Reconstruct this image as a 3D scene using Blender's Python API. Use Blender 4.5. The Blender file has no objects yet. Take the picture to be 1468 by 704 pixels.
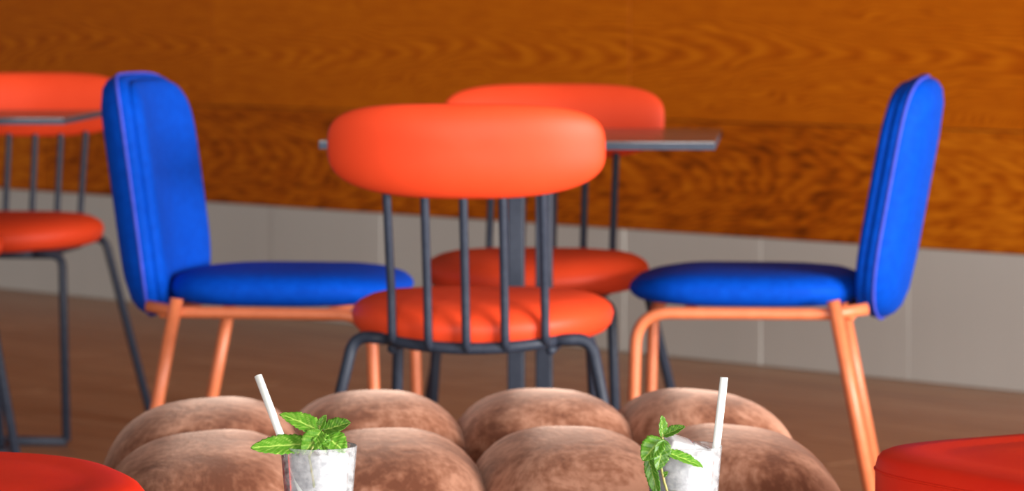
import bpy, bmesh, math, random
from mathutils import Vector, Matrix
PI = math.pi
random.seed(7)
scene = bpy.context.scene
COL = scene.collection

# ------------------------------------------------------------------ camera, world, lights, exposure
FOCUS = 3.75
cam_d = bpy.data.cameras.new('camera')
cam = bpy.data.objects.new('camera', cam_d); COL.objects.link(cam)
cam.location = (0, 0, 0.98); cam.rotation_euler = (PI/2, 0, 0)
cam_d.sensor_width = 36; cam_d.lens = 5050/1468*36
cam_d.shift_y = -337/1468
cam_d.dof.use_dof = True; cam_d.dof.focus_distance = FOCUS; cam_d.dof.aperture_fstop = 9.0
cam_d.clip_end = 100
scene.camera = cam

world = bpy.data.worlds.new('world'); scene.world = world
world.use_nodes = True
bg = world.node_tree.nodes['Background']
bg.inputs[0].default_value = (0.94, 0.97, 1.0, 1); bg.inputs[1].default_value = 0.26

def area(name, loc, target, sx, sy, power, color):
    l = bpy.data.lights.new(name, 'AREA'); l.shape = 'RECTANGLE'; l.size = sx; l.size_y = sy
    l.energy = power; l.color = color
    o = bpy.data.objects.new(name, l); COL.objects.link(o)
    o.location = loc
    o.rotation_euler = (Vector(target)-Vector(loc)).to_track_quat('-Z', 'Y').to_euler()
    return o
area('window_light', (7.5, -0.5, 1.6), (0.0, 6.8, 0.6), 5.0, 2.2, 2000, (1.0, 0.97, 0.93))
area('window_light', (-1.0, -7.0, 1.3), (0.0, 7.0, 0.6), 6.0, 1.9, 900, (1.0, 0.98, 0.96))
vs = scene.view_settings
vs.view_transform = 'Standard'; vs.look = 'None'; vs.exposure = 0.0; vs.gamma = 1.0
vs.use_curve_mapping = False

# ------------------------------------------------------------------ helpers
def link(name, me, parent=None, mat=None):
    o = bpy.data.objects.new(name, me); COL.objects.link(o)
    if parent: o.parent = parent
    if mat and not me.materials: me.materials.append(mat)
    return o
def empty(name, loc, rz=0):
    o = bpy.data.objects.new(name, None); COL.objects.link(o)
    o.location = loc; o.rotation_euler = (0, 0, rz); o.empty_display_size = 0.05
    return o
def tag(o, label, cat, group=None, kind=None):
    o['label'] = label; o['category'] = cat
    if group: o['group'] = group
    if kind: o['kind'] = kind
    return o
def mesh(name, verts, faces, smooth=True):
    me = bpy.data.meshes.new(name); me.from_pydata([tuple(v) for v in verts], [], faces); me.update()
    bm = bmesh.new(); bm.from_mesh(me)
    bmesh.ops.remove_doubles(bm, verts=bm.verts, dist=1e-6)
    bmesh.ops.recalc_face_normals(bm, faces=bm.faces)
    bm.to_mesh(me); bm.free()
    if smooth:
        for p in me.polygons: p.use_smooth = True
    return me
def fillet(pts, rad, n=7):
    """round the inner corners of a polyline; rad is one radius or one per point"""
    pts = [Vector(p) for p in pts]; out = [pts[0]]
    for i in range(1, len(pts)-1):
        r = rad[i] if isinstance(rad, (list, tuple)) else rad
        a, b, c = pts[i-1], pts[i], pts[i+1]
        d1 = (a-b); d2 = (c-b); l1, l2 = d1.length, d2.length
        if r <= 0: out.append(b); continue
        ang = d1.angle(d2); t = min(r/math.tan(ang/2) if ang < 3.13 else 0, l1*.49, l2*.49)
        if t < 1e-5: out.append(b); continue
        p0 = b + d1/l1*t; p1 = b + d2/l2*t
        for k in range(n+1):
            s = k/n
            out.append(p0*(1-s)**2 + b*2*s*(1-s) + p1*s*s)
    out.append(pts[-1]); return out
def tube_geo(pts, r, seg=12, closed=False, caps=True):
    pts = [Vector(p) for p in pts]; n = len(pts); V = []; F = []
    tan = []
    for i in range(n):
        if closed: t = pts[(i+1) % n]-pts[i-1]
        else: t = pts[min(i+1, n-1)]-pts[max(i-1, 0)]
        tan.append(t.normalized())
    up = Vector((0, 0, 1)) if abs(tan[0].z) < .9 else Vector((1, 0, 0))
    nrm = (up - tan[0]*up.dot(tan[0])).normalized()
    for i in range(n):
        nrm = (nrm - tan[i]*nrm.dot(tan[i])).normalized()
        bi = tan[i].cross(nrm)
        rr = r[i] if isinstance(r, (list, tuple)) else r
        for k in range(seg):
            a = 2*PI*k/seg
            V.append(pts[i] + nrm*math.cos(a)*rr + bi*math.sin(a)*rr)
    m = n if closed else n-1
    for i in range(m):
        j = (i+1) % n
        for k in range(seg):
            F.append((i*seg+k, i*seg+(k+1) % seg, j*seg+(k+1) % seg, j*seg+k))
    if caps and not closed:
        F.append(tuple(range(seg))); F.append(tuple(range((n-1)*seg, n*seg)))
    return V, F
def tube(name, pts, r, seg=12, closed=False):
    V, F = tube_geo(pts, r, seg, closed); return mesh(name, V, F)
def rbox(name, sx, sy, sz, c=(0, 0, 0), bev=.002, segs=2, smooth=False):
    bm = bmesh.new(); bmesh.ops.create_cube(bm, size=1)
    for v in bm.verts: v.co = Vector((v.co.x*sx, v.co.y*sy, v.co.z*sz)) + Vector(c)
    if bev: bmesh.ops.bevel(bm, geom=list(bm.edges), offset=bev, segments=segs, affect='EDGES', profile=.5)
    me = bpy.data.meshes.new(name); bm.to_mesh(me); bm.free()
    if smooth:
        for p in me.polygons: p.use_smooth = True
        me.set_sharp_from_angle(angle=math.radians(40))
    return me
def spow(v, e): return math.copysign(abs(v)**e, v)
def sup(a, rx, ry, n, n2=None):
    """superellipse point; n2 is the exponent of the lower half"""
    c, s = math.cos(a), math.sin(a); e = n if (s >= 0 or n2 is None) else n2
    return spow(c, 2/e)*rx, spow(s, 2/e)*ry
def shell_profile(rings, outline, place, nseg=56):
    """rings: list of (scale or edge inset, height); outline(a)->(x,y); place(x,y,h)->Vector"""
    V = []; F = []
    for s, h in rings:
        for k in range(nseg):
            x, y = outline(2*PI*k/nseg)
            V.append(place(x*s, y*s, h))
    for i in range(len(rings)-1):
        for k in range(nseg):
            j = (k+1) % nseg
            F.append((i*nseg+k, i*nseg+j, (i+1)*nseg+j, (i+1)*nseg+k))
    F.append(tuple(range(nseg))); F.append(tuple(range((len(rings)-1)*nseg, len(rings)*nseg)))
    return V, F

# ------------------------------------------------------------------ materials
def new_mat(name):
    m = bpy.data.materials.new(name); m.use_nodes = True
    return m, m.node_tree, m.node_tree.nodes['Principled BSDF']
def rgb(c): return (c[0], c[1], c[2], 1)
def noise_mat(name, c1, c2, scale=40, rough=.5, bump=.1, bscale=300, metallic=0, spec=.5, sheen=0, sheen_tint=(1, 1, 1), detail=3, lo=.35, hi=.65, stretch=(1, 1, 1), bdist=.0006):
    m, nt, b = new_mat(name); N = nt.nodes; L = nt.links
    tc = N.new('ShaderNodeTexCoord'); mp = N.new('ShaderNodeMapping'); mp.inputs['Scale'].default_value = stretch
    L.new(tc.outputs['Object'], mp.inputs[0])
    nz = N.new('ShaderNodeTexNoise'); nz.inputs['Scale'].default_value = scale; nz.inputs['Detail'].default_value = detail
    L.new(mp.outputs[0], nz.inputs[0])
    rp = N.new('ShaderNodeValToRGB'); rp.color_ramp.elements[0].color = rgb(c1); rp.color_ramp.elements[1].color = rgb(c2)
    rp.color_ramp.elements[0].position = lo; rp.color_ramp.elements[1].position = hi
    L.new(nz.outputs[0], rp.inputs[0]); L.new(rp.outputs[0], b.inputs['Base Color'])
    b.inputs['Roughness'].default_value = rough; b.inputs['Metallic'].default_value = metallic
    b.inputs['Specular IOR Level'].default_value = spec
    if sheen:
        b.inputs['Sheen Weight'].default_value = sheen; b.inputs['Sheen Roughness'].default_value = .4
        b.inputs['Sheen Tint'].default_value = rgb(sheen_tint)
    if bump:
        n2 = N.new('ShaderNodeTexNoise'); n2.inputs['Scale'].default_value = bscale; n2.inputs['Detail'].default_value = 2
        L.new(tc.outputs['Object'], n2.inputs[0])
        bp = N.new('ShaderNodeBump'); bp.inputs['Strength'].default_value = bump; bp.inputs['Distance'].default_value = bdist
        L.new(n2.outputs[0], bp.inputs['Height']); L.new(bp.outputs[0], b.inputs['Normal'])
    return m

M = {}
M['vinyl'] = noise_mat('orange_red_vinyl', (.82, .062, .016), (.85, .068, .018), 12, .5, .12, 1100, spec=.3)
M['red'] = noise_mat('red_vinyl', (.74, .020, .005), (.78, .026, .006), 12, .5, .12, 1100, spec=.25)
M['blue'] = noise_mat('blue_fabric', (.0, .055, .45), (.0, .068, .52), 60, .7, .25, 900, spec=.08)
M['piping'] = noise_mat('blue_piping', (.05, .08, .52), (.07, .09, .58), 60, .6, .2, 500, spec=.15)
M['dark'] = noise_mat('charcoal_metal', (.024, .031, .050), (.032, .040, .062), 90, .48, .0, 500, spec=.28)
M['orange'] = noise_mat('salmon_metal', (.72, .185, .072), (.78, .21, .085), 60, .38, .1, 500, spec=.5)
M['tabletop'] = noise_mat('grey_laminate', (.10, .095, .10), (.15, .14, .145), 30, .22, .05, 400, spec=.6)
M['tableedge'] = noise_mat('dark_edge', (.045, .06, .09), (.055, .07, .10), 40, .5, .0, 400, spec=.2)
M['straw'] = noise_mat('paper_straw', (.86, .9, .86), (.92, .94, .9), 120, .6, .2, 500)
M['stem'] = noise_mat('mint_stem', (.22, .30, .05), (.42, .30, .12), 90, .5, .2, 400)
M['steel'] = noise_mat('grey_base_panel', (.66, .63, .585), (.70, .67, .625), 2.2, .36, .0, 300, metallic=.2, spec=.5, stretch=(1.6, 1, .1))
M['coffee'] = noise_mat('walnut_top', (.12, .05, .025), (.2, .09, .045), 12, .4, .2, 200, stretch=(.3, 3, 3))
M['plaster'] = noise_mat('white_ceiling', (.40, .39, .37), (.44, .43, .41), 6, .9, .05)
M['gap'] = noise_mat('joint_backing', (.035, .014, .005), (.045, .018, .006), 10, .8, .0)

def velvet():
    m, nt, b = new_mat('brown_velvet'); N = nt.nodes; L = nt.links
    tc = N.new('ShaderNodeTexCoord'); oi = N.new('ShaderNodeObjectInfo')
    off = N.new('ShaderNodeVectorMath'); off.operation = 'ADD'
    L.new(tc.outputs['Object'], off.inputs[0]); L.new(oi.outputs['Location'], off.inputs[1])
    n1 = N.new('ShaderNodeTexNoise'); n1.inputs['Scale'].default_value = 7; n1.inputs['Detail'].default_value = 6; n1.inputs['Roughness'].default_value = .68; n1.inputs['Distortion'].default_value = .6
    L.new(off.outputs[0], n1.inputs[0])
    n2 = N.new('ShaderNodeTexNoise'); n2.inputs['Scale'].default_value = 60; n2.inputs['Detail'].default_value = 4
    mp = N.new('ShaderNodeMapping'); mp.inputs['Scale'].default_value = (1.6, 1, .45)
    L.new(off.outputs[0], mp.inputs[0]); L.new(mp.outputs[0], n2.inputs[0])
    ad = N.new('ShaderNodeMath'); ad.operation = 'MULTIPLY_ADD'; ad.inputs[1].default_value = .28
    L.new(n2.outputs[0], ad.inputs[0]); L.new(n1.outputs[0], ad.inputs[2])
    rp = N.new('ShaderNodeValToRGB'); e = rp.color_ramp.elements
    e[0].position = .55; e[0].color = (.19, .066, .036, 1); e[1].position = .76; e[1].color = (.56, .28, .185, 1)
    x = e.new(.64); x.color = (.33, .135, .078, 1)
    L.new(ad.outputs[0], rp.inputs[0]); L.new(rp.outputs[0], b.inputs['Base Color'])
    b.inputs['Roughness'].default_value = .8; b.inputs['Specular IOR Level'].default_value = .15
    b.inputs['Sheen Weight'].default_value = .45; b.inputs['Sheen Roughness'].default_value = .35; b.inputs['Sheen Tint'].default_value = (.95, .68, .55, 1)
    bp = N.new('ShaderNodeBump'); bp.inputs['Strength'].default_value = .5; bp.inputs['Distance'].default_value = .005
    L.new(ad.outputs[0], bp.inputs['Height']); L.new(bp.outputs[0], b.inputs['Normal'])
    return m
M['velvet'] = velvet()

def wood(name, dark, mid, light, ramp=(.15, .5, .85), freq=9.0, rough=.38, cath=26.0, slope=1.1, bump=.06, warp=1.0, dash=.30, wave=.34, spec=.3):
    """veneer: nested flame arches along x, straight grain away from the plank's heart"""
    m, nt, b = new_mat(name); N = nt.nodes; L = nt.links
    def math_(op, a, c=None, d=None):
        n = N.new('ShaderNodeMath'); n.operation = op
        for i, v in enumerate((a, c, d)):
            if v is None: continue
            if isinstance(v, (int, float)): n.inputs[i].default_value = v
            else: L.new(v, n.inputs[i])
        return n.outputs[0]
    tc = N.new('ShaderNodeTexCoord'); oi = N.new('ShaderNodeObjectInfo')
    sp = N.new('ShaderNodeSeparateXYZ'); L.new(tc.outputs['Object'], sp.inputs[0])
    rnd = oi.outputs['Random']
    across = math_('ADD', sp.outputs['Z'], sp.outputs['Y'])
    cm = N.new('ShaderNodeCombineXYZ')
    L.new(math_('MULTIPLY', sp.outputs['X'], .55), cm.inputs[0]); L.new(math_('MULTIPLY', across, 2.2), cm.inputs[1]); L.new(math_('MULTIPLY', rnd, 37.0), cm.inputs[2])
    n1 = N.new('ShaderNodeTexNoise'); n1.inputs['Scale'].default_value = 2.2; n1.inputs['Detail'].default_value = 3; L.new(cm.outputs[0], n1.inputs[0])
    cm2 = N.new('ShaderNodeCombineXYZ')
    L.new(math_('MULTIPLY', sp.outputs['X'], 7.0), cm2.inputs[0]); L.new(math_('MULTIPLY', across, 30.0), cm2.inputs[1]); L.new(math_('MULTIPLY', rnd, 91.0), cm2.inputs[2])
    n2 = N.new('ShaderNodeTexNoise'); n2.inputs['Scale'].default_value = 1.6; n2.inputs['Detail'].default_value = 5; L.new(cm2.outputs[0], n2.inputs[0])
    cm3 = N.new('ShaderNodeCombineXYZ')
    L.new(math_('MULTIPLY', sp.outputs['X'], 3.0), cm3.inputs[0]); L.new(math_('MULTIPLY', across, 160.0), cm3.inputs[1]); L.new(rnd, cm3.inputs[2])
    n3 = N.new('ShaderNodeTexNoise'); n3.inputs['Scale'].default_value = 1.3; n3.inputs['Detail'].default_value = 4; L.new(cm3.outputs[0], n3.inputs[0])
    zc = math_('SUBTRACT', across, math_('MULTIPLY_ADD', n1.outputs[0], .22, -.11))
    h = math_('MULTIPLY_ADD', math_('MULTIPLY', zc, zc), cath, math_('MULTIPLY', sp.outputs['X'], slope))
    h = math_('ADD', h, math_('MULTIPLY', n1.outputs[0], 1.6*warp)); h = math_('ADD', h, math_('MULTIPLY', n2.outputs[0], .32*warp))
    s = math_('MULTIPLY_ADD', math_('SINE', math_('MULTIPLY', h, freq)), .5, .5)
    v = math_('ADD', math_('MULTIPLY', s, wave), math_('MULTIPLY', n3.outputs[0], .30))
    v = math_('ADD', v, math_('MULTIPLY_ADD', n2.outputs[0], dash, (.64-wave-dash)*.5))
    v = math_('ADD', v, math_('MULTIPLY_ADD', rnd, .14, -.04))
    rp = N.new('ShaderNodeValToRGB'); e = rp.color_ramp.elements
    e[0].position = ramp[0]; e[0].color = rgb(dark); e[1].position = ramp[2]; e[1].color = rgb(light)
    x = e.new(ramp[1]); x.color = rgb(mid)
    L.new(v, rp.inputs[0]); L.new(rp.outputs[0], b.inputs['Base Color'])
    b.inputs['Roughness'].default_value = rough; b.inputs['Specular IOR Level'].default_value = spec
    bp = N.new('ShaderNodeBump'); bp.inputs['Strength'].default_value = bump; bp.inputs['Distance'].default_value = .002
    L.new(v, bp.inputs['Height']); L.new(bp.outputs[0], b.inputs['Normal'])
    return m
M['veneer'] = wood('orange_wood_veneer', (.15, .024, .0005), (.52, .104, .001), (.74, .20, .004), (.22, .47, .74), rough=.55, cath=420, slope=5, wave=.20, dash=.26, spec=.12)
M['veneer_flame'] = wood('flamed_wood_veneer', (.11, .017, .0005), (.50, .10, .001), (.76, .22, .006), (.24, .47, .74), rough=.55, cath=170, slope=8, wave=.13, dash=.66, warp=2.6, spec=.12)
M['floorwood'] = wood('brown_floor_wood', (.29, .143, .074), (.39, .208, .115), (.48, .28, .165), (.15, .48, .85), freq=5, rough=.42, cath=200, slope=.8)

def glass_mat():
    """thin tumbler wall: clear, fresnel reflection, a breath of condensation"""
    m, nt, b = new_mat('clear_glass'); N = nt.nodes; L = nt.links
    tr = N.new('ShaderNodeBsdfTransparent'); tr.inputs[0].default_value = (.97, .98, .98, 1)
    gl = N.new('ShaderNodeBsdfGlossy'); gl.inputs['Roughness'].default_value = .04
    fr = N.new('ShaderNodeFresnel'); fr.inputs[0].default_value = 1.2
    mx = N.new('ShaderNodeMixShader'); L.new(fr.outputs[0], mx.inputs[0]); L.new(tr.outputs[0], mx.inputs[1]); L.new(gl.outputs[0], mx.inputs[2])
    df = N.new('ShaderNodeBsdfDiffuse'); df.inputs[0].default_value = (.9, .9, .92, 1)
    tc = N.new('ShaderNodeTexCoord'); n = N.new('ShaderNodeTexNoise'); n.inputs['Scale'].default_value = 140; n.inputs['Detail'].default_value = 4
    L.new(tc.outputs['Object'], n.inputs[0])
    mr = N.new('ShaderNodeMapRange'); mr.inputs['From Min'].default_value = .35; mr.inputs['From Max'].default_value = .75; mr.inputs['To Min'].default_value = .06; mr.inputs['To Max'].default_value = .34
    L.new(n.outputs[0], mr.inputs[0])
    m2 = N.new('ShaderNodeMixShader'); L.new(mr.outputs[0], m2.inputs[0]); L.new(mx.outputs[0], m2.inputs[1]); L.new(df.outputs[0], m2.inputs[2])
    L.new(m2.outputs[0], N['Material Output'].inputs[0])
    return m
M['glass'] = glass_mat()
def icy(name, trans, rough, c1, c2, scale):
    m, nt, b = new_mat(name); N = nt.nodes; L = nt.links
    tc = N.new('ShaderNodeTexCoord'); n = N.new('ShaderNodeTexNoise'); n.inputs['Scale'].default_value = scale; n.inputs['Detail'].default_value = 5; n.inputs['Distortion'].default_value = 1.2
    L.new(tc.outputs['Object'], n.inputs[0])
    rp = N.new('ShaderNodeValToRGB'); rp.color_ramp.elements[0].color = rgb(c1); rp.color_ramp.elements[1].color = rgb(c2)
    rp.color_ramp.elements[0].position = .38; rp.color_ramp.elements[1].position = .62
    L.new(n.outputs[0], rp.inputs[0]); L.new(rp.outputs[0], b.inputs['Base Color'])
    b.inputs['Transmission Weight'].default_value = trans; b.inputs['Roughness'].default_value = rough; b.inputs['IOR'].default_value = 1.31
    bp = N.new('ShaderNodeBump'); bp.inputs['Strength'].default_value = .3; bp.inputs['Distance'].default_value = .002
    L.new(n.outputs[0], bp.inputs['Height']); L.new(bp.outputs[0], b.inputs['Normal'])
    return m
M['drink'] = icy('cloudy_iced_drink', .12, .3, (.38, .375, .41), (.55, .54, .57), 55)
_b = M['drink'].node_tree.nodes['Principled BSDF']; _b.inputs['Subsurface Weight'].default_value = .7; _b.inputs['Subsurface Radius'].default_value = (1, 1, 1); _b.inputs['Subsurface Scale'].default_value = .015
M['ice'] = icy('ice', .55, .12, (.86, .87, .9), (1, 1, 1), 70)

def leaf_mat():
    m, nt, b = new_mat('mint_leaf'); N = nt.nodes; L = nt.links
    at = N.new('ShaderNodeAttribute'); at.attribute_name = 'vein'
    rp = N.new('ShaderNodeValToRGB'); e = rp.color_ramp.elements
    e[0].position = .0; e[0].color = (.06, .225, .008, 1); e[1].position = 1; e[1].color = (.44, .62, .12, 1)
    oi = N.new('ShaderNodeObjectInfo'); hs = N.new('ShaderNodeHueSaturation')
    mr = N.new('ShaderNodeMapRange'); mr.inputs['To Min'].default_value = .75; mr.inputs['To Max'].default_value = 1.35
    L.new(oi.outputs['Random'], mr.inputs[0]); L.new(mr.outputs[0], hs.inputs['Value'])
    L.new(at.outputs['Fac'], rp.inputs[0]); L.new(rp.outputs[0], hs.inputs['Color']); L.new(hs.outputs[0], b.inputs['Base Color'])
    b.inputs['Roughness'].default_value = .42
    tc = N.new('ShaderNodeTexCoord'); n = N.new('ShaderNodeTexNoise'); n.inputs['Scale'].default_value = 420
    L.new(tc.outputs['Object'], n.inputs[0])
    bp = N.new('ShaderNodeBump'); bp.inputs['Strength'].default_value = .35; bp.inputs['Distance'].default_value = .001
    L.new(n.outputs[0], bp.inputs['Height']); L.new(bp.outputs[0], b.inputs['Normal'])
    tr = N.new('ShaderNodeBsdfTranslucent'); tr.inputs[0].default_value = (.25, .6, .03, 1)
    mx = N.new('ShaderNodeMixShader'); mx.inputs[0].default_value = .3
    out = N['Material Output']
    L.new(b.outputs[0], mx.inputs[1]); L.new(tr.outputs[0], mx.inputs[2]); L.new(mx.outputs[0], out.inputs[0])
    return m
M['leaf'] = leaf_mat()

# ------------------------------------------------------------------ the setting
WALL_O = (1.315, 9.05, 0); WALL_R = math.atan2(-.735, .678)     # wall runs off at an angle; local x along it, local y behind it
def setting(o): o['kind'] = 'structure'; return o
def at_wall(o): o.location = WALL_O; o.rotation_euler = (0, 0, WALL_R); return o

floor = setting(at_wall(link('floor', rbox('floor_slab', 22, 16, .10, (-1, -5.8, -.056), 0), None, M['gap'])))
wall = setting(at_wall(link('wall_back', rbox('wall_slab', 14, .12, 2.75, (-1.5, .074, 1.375), 0), None, M['gap'])))
base = setting(at_wall(link('baseboard_back', rbox('base_slab', 14, .02, .345, (-1.5, .002, .1725), 0), None, M['gap'])))

ceiling = setting(at_wall(link('ceiling', rbox('ceiling_slab', 16, 11, .1, (-1, -5.0, 2.80), 0), None, M['plaster'])))
# wood wall panels in staggered rows, hairline joints between them
PW = 1.95
zrows = [(.352, .668), (.668, 1.03), (1.03, 1.39), (1.39, 1.75), (1.75, 2.11), (2.11, 2.47), (2.47, 2.75)]
pm = {}
for i, (z0, z1) in enumerate(zrows):
    x0 = (-.45 if i % 2 == 0 else .51)
    hgt = z1 - z0; mk_ = M['veneer_flame' if i == 0 else 'veneer']
    if round(hgt, 3) not in pm:
        pm[round(hgt, 3)] = rbox('wood_panel', PW-.003, .012, hgt-.003, (0, 0, 0), .0012, 1)
        pm[round(hgt, 3)].materials.append(mk_)
    for k in range(-4, 4):
        xc = x0 + PW/2 + (k-1)*PW
        if xc < -8.6 or xc > 5.2: continue
        o = link('wood_panel', pm[round(hgt, 3)], wall); o.location = (xc, .006 + random.uniform(-.0008, .0008), (z0+z1)/2)
# grey base panels
sm = rbox('base_panel', .5345, .012, .350, (0, 0, 0), .0008, 1); sm.materials.append(M['steel'])
for k in range(-12, 9):
    o = link('base_panel', sm, base); o.location = (-.37 + .268 + k*.536, -.014 + random.uniform(-.0006, .0006), .177)
    o.rotation_euler = (random.uniform(-.004, .004), 0, random.uniform(-.004, .004))
# floor planks along the wall
PLW, PLL = .18, 2.1
fm = rbox('plank', PLL-.003, PLW-.003, .012, (0, 0, 0), .0015, 1); fm.materials.append(M['floorwood'])
for r in range(40):
    off = random.uniform(0, PLL)
    for k in range(7):
        o = link('plank', fm, floor)
        o.location = (-7.4 + off + k*PLL, -.10 - r*PLW, -.006 + random.uniform(-.0004, .0004))

# ------------------------------------------------------------------ red spindle chairs
SEAT_A, SEAT_B, SEAT_N = .219, .212, 2.15
def rear_y(x, k=1.0):
    a, b = SEAT_A*k, SEAT_B*k
    return -b*(1-min(1, abs(x)/a)**SEAT_N)**(1/SEAT_N)
def chair_meshes():
    d = {}
    rings = [(0.3, .433), (.70, .433), (.86, .435), (.935, .440), (.98, .451), (1, .468), (.98, .480), (.935, .490), (.86, .4995), (.75, .507), (.52, .514), (.25, .517), (.05, .517)]
    V, F = shell_profile(rings, lambda a: sup(a, SEAT_A, SEAT_B, SEAT_N), lambda x, y, h: Vector((x, y, h + .012*(x/SEAT_A)**2 - .004)), 64)
    d['seat'] = mesh('chair_seat', V, F)
    # back pad: flat-topped bean, ends wrap towards the sitter
    zc, hz, hx = .755, .0765, .226
    prof = [(r_, -.027*(1-r_**3.2)**.62) for r_ in (.05, .25, .45, .6, .72, .82, .89, .94, .972, .991)] + [(1, 0)] + [(r_, .027*(1-r_**3.2)**.62) for r_ in (.991, .972, .94, .89, .82, .72, .6, .45, .25, .05)]
    def outline(a): return sup(a, hx, hz, 3.6, 2.7)
    def place(x, z, t):
        zz = z + (0 if z > 0 else 0)
        return Vector((x, -.272 + t + .95*x*x - .10*z, zc + zz))
    V, F = shell_profile(prof, outline, place, 88)
    d['backrest'] = mesh('chair_backrest', V, F)
    d['spindles'] = []
    for i in range(5):
        xt = (i-2)*.0632; xb = (i-2)*.0625
        yb = rear_y(xb, 1.0) - .004
        zr = .4325 + .011*(xb/.14)**2; pts = [(xb, yb+.010, zr), (xb, yb-.001, zr+.006), (xb, yb-.006, .455), (xb*.995+xt*.005, yb-.014, .52), (xt, -.268+.95*xt*xt+.006, .70), (xt, -.270+.95*xt*xt, .76)]
        d['spindles'].append(tube('chair_spindle', fillet(pts, .05, 4), .0072, 10))
    R = .0100
    rail = [(x, rear_y(x, .96), .4335 + .011*(x/.14)**2) for x in [-.14, -.12, -.09, -.06, -.03, 0, .03, .06, .09, .12, .14]]
    d['rear_rail'] = tube('chair_rail', rail, R, 10)
    d['front_rail'] = tube('chair_rail', [(x, .165, .4275) for x in (-.10, -.05, 0, .05, .10)], R, 10)
    d['side_rail'] = [tube('chair_rail', [(s*.13, rear_y(.13, .97)+.01, .4275), (s*.13, 0, .4275), (s*.13, .16, .4275)], R*.8, 10) for s in (-1, 1)]
    d['rear_leg'] = [tube('chair_leg', fillet([(s*.138, rear_y(.138, .96), .4440), (s*.195, rear_y(.15, .97)+.01, .4465), (s*.290, -.235, .0)], .075, 9), R, 10) for s in (-1, 1)]
    d['front_leg'] = [tube('chair_leg', fillet([(s*.098, .165, .4275), (s*.166, .165, .4275), (s*.185, .205, .0105)], .03, 6), R, 10) for s in (-1, 1)]
    d['floor_bar'] = tube('chair_bar', [(-.185, .205, .0105), (0, .205, .0105), (.185, .205, .0105)], R, 10)
    return d
CM = chair_meshes()
def red_chair(loc, rz, label):
    t = tag(empty('spindle_chair', (loc[0], loc[1], 0), rz), label, 'chair', 'orange-red spindle-back chairs')
    link('seat', CM['seat'], t, M['vinyl']); link('backrest', CM['backrest'], t, M['vinyl'])
    for s in CM['spindles']: link('spindle', s, t, M['dark'])
    link('seat_rail', CM['rear_rail'], t, M['dark']); link('seat_rail', CM['front_rail'], t, M['dark'])
    for s in CM['side_rail']: link('seat_rail', s, t, M['dark'])
    for s in CM['rear_leg']+CM['front_leg']: link('leg', s, t, M['dark'])
    link('floor_bar', CM['floor_bar'], t, M['dark'])
    return t
R = math.radians
red_chair((-.049, 5.895), R(-6.5), 'orange-red spindle-back chair turned away, its back to the brown pouf')
red_chair((.049, 6.875), R(171.5), 'orange-red spindle-back chair facing the pouf from behind the table with blue chairs')
red_chair((-1.165, 8.15), R(174), 'orange-red spindle-back chair behind the table corner beside the blue chair with visible inner back')
red_chair((-1.318, 7.60), R(0), 'orange-red spindle-back chair pushed under the far table, only its seat end and leg showing')

# ------------------------------------------------------------------ blue chairs
def blue_meshes():
    d = {}
    # seat cushion: long pill, front edge thinner
    rings = [(.3, .0), (.84, .0), (.93, .004), (.975, .013), (1, .026), (.985, .038), (.94, .048), (.86, .054), (.7, .058), (.4, .060), (.05, .060)]
    def place(x, y, h):
        t = max(0, (y-.06)/.15)
        return Vector((x, y, .446 + h*(1-.25*t*t) + .004*t))
    V, F = shell_profile(rings, lambda a: sup(a, .215, .215, 3.2), place, 64)
    d['seat'] = mesh('blue_seat', V, F)
    lean = math.tan(R(10.5)); zc, hz, hx = .638, .220, .212
    def mk(rings, nx, ny, hx_, hz_):
        def place(x, z, t):
            return Vector((x, -.290 + t + .75*x*x*(1 if True else 0) - lean*z, zc + z))
        return shell_profile(rings, lambda a: sup(a, hx_, hz_, nx, ny), place, 72)
    prof = [(.05, -.044), (.5, -.044), (.78, -.041), (.90, -.034), (.96, -.024), (.99, -.012), (1, .0), (.992, .010), (.965, .018), (.90, .022), (.5, .022), (.05, .022)]
    V, F = mk(prof, 5.6, 3.8, hx, hz); d['back'] = mesh('blue_back', V, F)
    prof2 = [(.5, .012), (.96, .012), (1, .020), (.985, .030), (.95, .037), (.88, .042), (.7, .046), (.4, .048), (.05, .048)]
    V, F = mk(prof2, 5.6, 3.8, hx*.955, hz*.965); d['pad'] = mesh('blue_pad', V, F)
    pts = []
    for k in range(80):
        x, z = sup(2*PI*k/80, hx, hz, 5.6, 3.8)
        x *= 1.003; z *= 1.003
        pts.append((x, -.290 - .004 + .75*x*x - lean*z, zc+z))
    d['piping'] = tube('blue_piping', pts, .0034, 6, closed=True)
    r = .0108
    d['rail'] = [tube('blue_rail', fillet([(s*.200, -.226, .446), (s*.215, -.16, .437), (s*.215, .188, .436), (s*.215, .195, .20), (s*.215, .195, .0)], [0, .02, .062, 0, 0], 9), r, 12) for s in (-1, 1)]
    d['rear_leg'] = [tube('blue_leg', [(s*.228, -.165, .462), (s*.228, -.20, .28), (s*.228, -.255, .0)], r*1.12, 12) for s in (-1, 1)]
    d['cross'] = [tube('blue_cross', [(-.21, y, .434), (0, y, .434), (.21, y, .434)], r*.9, 12) for y in (-.195, .10)]
    return d
BM = blue_meshes()
def blue_chair(loc, rz, label, tilt=0):
    t = tag(empty('upholstered_chair', (loc[0], loc[1], 0), rz), label, 'chair', 'blue upholstered chairs with salmon legs')
    link('seat', BM['seat'], t, M['blue'])
    b = link('backrest', BM['back'], t, M['blue'])
    b.matrix_local = Matrix.Translation((0, -.25, .43)) @ Matrix.Rotation(tilt, 4, 'X') @ Matrix.Translation((0, .25, -.43))
    link('piping', BM['piping'], b, M['piping']); link('back_pad', BM['pad'], b, M['blue'])
    for s in BM['rail']: link('front_leg', s, t, M['orange'])
    for s in BM['rear_leg']: link('leg', s, t, M['orange'])
    for s in BM['cross']: link('crossbar', s, t, M['orange'])
    return t
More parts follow.
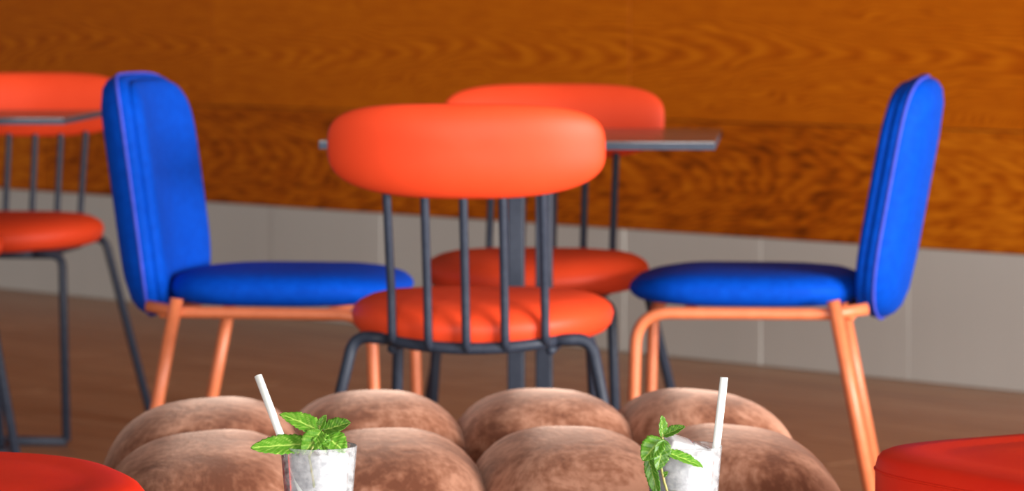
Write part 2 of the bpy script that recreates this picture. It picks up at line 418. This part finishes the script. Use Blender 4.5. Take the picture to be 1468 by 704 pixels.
blue_chair((-.405, 6.53), R(-98.5), 'bright blue upholstered chair with salmon tube legs, padded inner side of its back in view', R(-2.5))
blue_chair((.435, 6.53), R(83.5), 'bright blue upholstered chair with salmon tube legs, its tall back seen edge-on')

# ------------------------------------------------------------------ bistro tables
def bistro(loc, rz, size, label):
    t = tag(empty('bistro_table', (loc[0], loc[1], 0), rz), label, 'table', 'square grey bistro tables')
    link('tabletop', rbox('tabletop', size, size, .004, (0, 0, .748), .0012, 1), t, M['tabletop'])
    link('edge_band', rbox('edge_band', size, size, .011, (0, 0, .7405), .001, 1), t, M['tableedge'])
    for s in (-1, 1): link('post', rbox('post', .031, .031, .715, (s*.026, 0, .3725), .003, 2), t, M['dark'])
    link('top_plate', rbox('top_plate', .26, .26, .006, (0, 0, .732), .001, 1), t, M['dark'])
    link('base_plate', rbox('base_plate', .30, .24, .014, (0, 0, .007), .003, 2), t, M['dark'])
    return t
bistro((.034, 6.55), R(-4.4), .70, 'square grey table with twin posts between the two blue chairs')
bistro((-1.262, 7.87), R(-1.5), .62, 'square grey table corner in front of the farther orange-red chair back')

# ------------------------------------------------------------------ velvet pouf made of swollen lobes
def lobe_mesh(name, a, b, c, n1=2.6, n2=2.7, nu=44, nv=28):
    V = []; F = []
    for j in range(nv+1):
        p = -PI/2 + PI*j/nv
        for i in range(nu):
            q = 2*PI*i/nu
            x = spow(math.cos(p), 2/n2)*spow(math.cos(q), 2/n1); y = spow(math.cos(p), 2/n2)*spow(math.sin(q), 2/n1); z = spow(math.sin(p), 2/n2)
            V.append((a*x, b*y, c*z))
    for j in range(nv):
        for i in range(nu):
            k = (i+1) % nu; F.append((j*nu+i, j*nu+k, (j+1)*nu+k, (j+1)*nu+i))
    return mesh(name, V, F)
pouf = tag(empty('pouf', (-.06, 4.86, 0), R(5)), 'large brown velvet pouf of swollen quilted lobes behind the drinks', 'pouf')
link('base', rbox('pouf_base', .80, .58, .06, (0, 0, .03), .02, 3, True), pouf, M['dark'])
for r in range(2):
    for k in range(4):
        me = lobe_mesh('pouf_lobe', (.162, .152, .152, .150)[k], (.275 if k == 0 else .250), .192, 2.8, 2.7)
        o = link('lobe', me, pouf, M['velvet'])
        o.location = ((-.350, -.120, .122, .338)[k], (-.185, .190)[r] * (.85 if k == 0 else 1), (.226, .243)[r] + ((-.006, -.006), (0, 0), (0, 0), (0, -.003))[k][r])
        o.rotation_euler = (R((3, -3)[r]), R((-5, -1, 1, 6)[k]), 0)

# ------------------------------------------------------------------ red stools in front
def stool(loc, rz, label, w, z, n, k_=1.0):
    t = tag(empty('stool', (loc[0], loc[1], 0), rz), label, 'stool', 'red padded stools')
    h = .13
    rings = [(.3, z-h), (.94, z-h), (.985, z-h+.008), (1, z-h+.025), (1, z-.045*k_), (.996, z-.032*k_), (1-.018*k_, z-.019*k_), (1-.045*k_, z-.009*k_), (1-.09*k_, z-.003*k_), (.84, z), (.76, z-.0015), (.70, z-.002), (.62, z+.001), (.4, z+.003), (.05, z+.004)]
    V, F = shell_profile(rings, lambda a: sup(a, w, w, n), lambda x, y, q: Vector((x, y, q)), 96)
    c = link('cushion', mesh('stool_cushion', V, F), t, M['red'])
    pts = []
    for k in range(96):
        x, y = sup(2*PI*k/96, w*1.0005, w*1.0005, n); pts.append((x, y, z-.045*k_))
    link('seam', tube('stool_seam', pts, .0016, 6, closed=True), c, M['red'])
    V, F = shell_profile([(.2, z-h-.03), (.9, z-h-.03), (.9, z-h+.002), (.2, z-h+.002)], lambda a: sup(a, w, w, n), lambda x, y, q: Vector((x, y, q)), 48)
    link('seat_base', mesh('stool_base', V, F), t, M['dark'])
    for k in range(4):
        a = PI/4 + k*PI/2
        link('leg', tube('stool_leg', [(math.cos(a)*w*.8, math.sin(a)*w*.8, z-h-.01), (math.cos(a)*w*.9, math.sin(a)*w*.9, 0)], .013, 10), t, M['dark'])
    return t
stool((-.695, 3.97), R(20), 'red vinyl stool beside the leaning-straw glass and the pouf end', .28, .453, 2.5)
stool((.735, 4.12), R(30), 'red vinyl stool standing before the salmon rear legs of the edge-on blue chair', .262, .459, 4.0, .5)

# ------------------------------------------------------------------ low table (just below the frame) and drinks
TT = .417
ct = tag(empty('coffee_table', (0, 3.68, 0)), 'low walnut table carrying the two iced drinks', 'table')
link('tabletop', rbox('coffee_top', .72, .56, .025, (0, 0, TT-.0125), .004, 2), ct, M['coffee'])
for sx in (-1, 1):
    for sy in (-1, 1):
        link('leg', tube('coffee_leg', [(sx*.30, sy*.22, TT-.02), (sx*.33, sy*.25, 0)], .014, 10), ct, M['dark'])

GH, GR, GB = .110, .0400, .0305
def gr_(z, inner=0): return GB + (GR-GB)*z/GH - inner
def lathe(name, prof, seg=64):
    V = []; F = []
    for r, z in prof:
        for k in range(seg): V.append((r*math.cos(2*PI*k/seg), r*math.sin(2*PI*k/seg), z))
    n = len(prof)
    for i in range(n-1):
        for k in range(seg):
            j = (k+1) % seg; F.append((i*seg+k, i*seg+j, (i+1)*seg+j, (i+1)*seg+k))
    return V, F, n, seg
def glass_mesh():
    w = .0013
    prof = [(.0005, 0), (GB-.002, 0), (GB, .002)] + [(gr_(z), z) for z in (.02, .04, .06, .08, .10, .1085)] + [(GR-.0002, .1096), (GR-.00065, .110), (GR-.0011, .1096)] + \
           [(gr_(z, w), z) for z in (.1085, .10, .08, .06, .04, .02, .010)] + [(GB-w-.002, .0075), (.0005, .007)]
    V, F, n, s = lathe('glass', prof); return mesh('tumbler', V, F)
def drink_mesh(top):
    w = .0030
    prof = [(.0005, .0078), (GB-.005, .0078)] + [(gr_(z, w), z) for z in (.011, .02, .04, .06, .08, top-.002)] + [(gr_(top, w)-.002, top-.0006), (.02, top-.0018), (.0005, top-.002)]
    V, F, n, s = lathe('drink', prof); return mesh('drink', V, F)
GM = glass_mesh()
def ice_mesh(s, seed):
    rn = random.Random(seed); bm = bmesh.new(); bmesh.ops.create_cube(bm, size=1)
    for v in bm.verts: v.co = Vector((v.co.x*s*rn.uniform(.9, 1.15), v.co.y*s*rn.uniform(.9, 1.1), v.co.z*s*rn.uniform(.6, .8))) + Vector([rn.uniform(-.06, .06)*s for _ in range(3)])
    bmesh.ops.bevel(bm, geom=list(bm.edges), offset=s*.12, segments=3, affect='EDGES', profile=.5)
    me = bpy.data.meshes.new('ice'); bm.to_mesh(me); bm.free()
    for p in me.polygons: p.use_smooth = True
    return me

def leaf_mesh(L_, W_, curl=.25, fold=.35, seed=0, twist=0, nu=30, nv=7):
    """leaf along +x, face +z, serrated edge, quilted between veins; 'vein' colour attribute"""
    rn = random.Random(seed); V = []; F = []; vein = []
    for i in range(nu+1):
        u = i/nu
        w = W_*.5*(math.sin(PI*min(1, u**.8))**.62)*(1-.10*u) + .0004
        ser = 1 + (.2*((u*11) % 1) if .08 < u < .97 else 0)
        for j in range(-nv, nv+1):
            v = j/nv; ww = w*(ser if abs(v) > .86 else 1)
            vv = (u*9 - abs(v)*1.9) % 1.0
            vn = max(0, 1-abs(vv-.5)*2/.28) if abs(v) > .08 else 1
            q = math.sin(((u*9 - abs(v)*1.9) % 1.0)*PI)
            x = u*L_; y = v*ww
            z = -curl*L_*u*u + fold*abs(y) + .0007*(1-q)*(-1) + .0004*math.sin(u*23+v*4+seed)
            a = twist*u; y2 = y*math.cos(a) - (z+curl*L_*u*u)*math.sin(a); z2 = y*math.sin(a) + (z+curl*L_*u*u)*math.cos(a) - curl*L_*u*u
            V.append((x, y2, z2)); vein.append(min(1, max(vn*.55, (1-abs(v)/.1) if abs(v) < .1 else 0) + .18*rn.random()))
    m = 2*nv+1
    for i in range(nu):
        for j in range(m-1): F.append((i*m+j, i*m+j+1, (i+1)*m+j+1, (i+1)*m+j))
    me = bpy.data.meshes.new('leaf'); me.from_pydata(V, [], F); me.update()
    at = me.attributes.new('vein', 'FLOAT', 'POINT')
    for i, x in enumerate(vein): at.data[i].value = x
    for p in me.polygons: p.use_smooth = True
    return me
def add_leaf(parent, base, tip, face, width, curl=.1, fold=.3, seed=0, twist=0):
    base = Vector(base); tip = Vector(tip); x = tip-base; ln = x.length; x.normalize()
    f = Vector(face); z = (f - x*f.dot(x)).normalized(); y = z.cross(x)
    o = link('leaf', leaf_mesh(ln, width, curl, fold, seed, twist), parent, M['leaf'])
    m = Matrix((x, y, z)).transposed().to_4x4(); m.translation = base
    o.matrix_local = m
    sd = o.modifiers.new('thickness', 'SOLIDIFY'); sd.thickness = .0003
    return o

PXM = 3.67/5050           # metres per photo pixel at the glasses
def drink_set(gx, gy, which, straw_pts, ice, top):
    g = link('tumbler', GM, None, M['glass']); g.location = (gx, gy, TT)
    tag(g, 'clear tapered tumbler of iced drink with ' + which, 'glass', 'tumblers with iced drinks')
    d = link('iced_drink', drink_mesh(top), None, M['drink']); d.location = (gx, gy, TT)
    tag(d, 'cloudy pale iced drink filling the glass with ' + which, 'drink', 'iced drinks')
    s = link('straw', tube('straw', straw_pts, .0042, 16), None, M['straw']); s.location = (gx, gy, TT)
    tag(s, {'the leaning straw': 'white paper straw leaning out over the broad mint leaf', 'the upright straw': 'white paper straw standing nearly upright against the glass rim'}[which], 'straw', 'white paper straws')
    for i, (x, y, z, sz, rx, ry, rz) in enumerate(ice):
        o = link('ice_cube', ice_mesh(sz, 31+i+int(gx*1000)), None, M['ice']); o.location = (gx+x, gy+y, TT+z); o.rotation_euler = (rx, ry, rz)
        tag(o, 'large clear ice cube tilted up above the rim beside the upright straw' if (i == 0 and gx > 0) else 'clear ice cube at the surface of the glass with ' + which, 'ice cube', 'ice cubes in the glass with ' + which)
LX, RX, GY = -.2013, .1788, 3.67
drink_set(LX, GY, 'the leaning straw', [(-.0643, .014, .181), (-.0307, -.0137, .1), (-.0145, -.0267, .062), (-.0124, -.0280, .056), (-.002, -.0222, .016)],
          [(.012, .008, .098, .024, .3, .2, .4), (-.012, -.010, .094, .022, .2, -.3, 1.0), (.018, -.014, .099, .02, -.3, .3, .2)], .104)
drink_set(RX, GY, 'the upright straw', [(.0425, .006, .180), (.034, .004, .105), (.0235, .003, .012)],
          [(-.004, .006, .107, .028, .25, .28, .25), (.018, -.010, .096, .024, -.2, .1, .8), (-.018, -.008, .096, .022, .3, -.2, 1.2), (.016, .016, .102, .02, .1, .4, .1)], .103)

def px(gx, x, y, dy=0): return Vector((((x-734)*PXM)-gx, dy, .98-(y-15)*PXM-TT))
# sprig in the glass with the leaning straw
sp = tag(empty('mint_sprig', (LX, GY, TT)), 'mint sprig with one broad leaf spread over the rim beside the leaning straw', 'mint', 'mint sprigs')
node = px(LX, 459, 616, -.012)
link('stem', tube('mint_stem', [node + Vector((0, 0, .006)), node, px(LX, 446, 648, -.0362), px(LX, 450, 672, -.0350), px(LX, 453, 693, -.0338)], .0013, 8), sp, M['stem'])
add_leaf(sp, px(LX, 449, 634, -.016), px(LX, 363, 634, -.030), (.10, -.55, .8), .027, .05, .12, 1, -.1)
add_leaf(sp, px(LX, 462, 618, -.010), px(LX, 403, 588, -.004), (.25, -.75, .55), .022, .16, .25, 2, .3)
add_leaf(sp, px(LX, 459, 614, -.012), px(LX, 468, 593, -.014), (-.5, -.9, .2), .009, .05, .5, 3)
add_leaf(sp, px(LX, 464, 616, -.008), px(LX, 503, 604, -.010), (.1, -.7, .7), .018, .0, .3, 4)
add_leaf(sp, px(LX, 464, 622, -.010), px(LX, 497, 640, -.028), (.35, -.8, .6), .026, .12, .3, 5)
add_leaf(sp, px(LX, 462, 615, -.014), px(LX, 437, 645, -.034), (-.1, -.85, .5), .022, .06, .3, 6)
add_leaf(sp, px(LX, 458, 620, -.016), px(LX, 470, 642, -.030), (.2, -.9, .4), .016, .1, .3, 7)
# sprig in the glass with the upright straw
sp = tag(empty('mint_sprig', (RX, GY, TT)), 'mint sprig hanging over the front of the glass with the upright straw', 'mint', 'mint sprigs')
f0 = -.043
node = px(RX, 947, 620, f0)
link('stem', tube('mint_stem', [node + Vector((0, 0, .004)), node, px(RX, 945, 661, f0-.003), px(RX, 950, 684, f0), px(RX, 957, 706, f0+.002), px(RX, 958, 730, f0+.003)], .0013, 8), sp, M['stem'])
add_leaf(sp, node, px(RX, 945, 588, f0-.004), (.6, -.8, .1), .0105, -.04, .4, 11)
add_leaf(sp, px(RX, 948, 618, f0), px(RX, 978, 603, f0-.004), (-.2, -.8, .7), .011, .05, .4, 12)
add_leaf(sp, px(RX, 946, 621, f0-.002), px(RX, 918, 650, f0-.010), (-.35, -.85, .35), .023, .08, .3, 13)
add_leaf(sp, px(RX, 949, 622, f0-.004), px(RX, 940, 665, f0-.010), (.25, -.95, .1), .017, .06, .4, 14)
add_leaf(sp, px(RX, 950, 640, f0-.002), px(RX, 1005, 657, f0-.008), (.05, -.6, .8), .013, .10, .3, 15)
add_leaf(sp, px(RX, 926, 646, f0-.002), px(RX, 944, 706, f0-.006), (-.4, -.9, .0), .013, -.10, .35, 16)
add_leaf(sp, px(RX, 940, 645, f0-.001), px(RX, 932, 672, f0-.004), (.1, -1, .1), .008, .05, .3, 17)
add_leaf(sp, px(RX, 957, 704, f0-.001), px(RX, 968, 697, f0-.004), (0, -1, .2), .007, .05, .3, 18)
add_leaf(sp, px(RX, 947, 675, f0-.001), px(RX, 954, 668, f0-.004), (0, -1, .2), .004, .05, .3, 19)
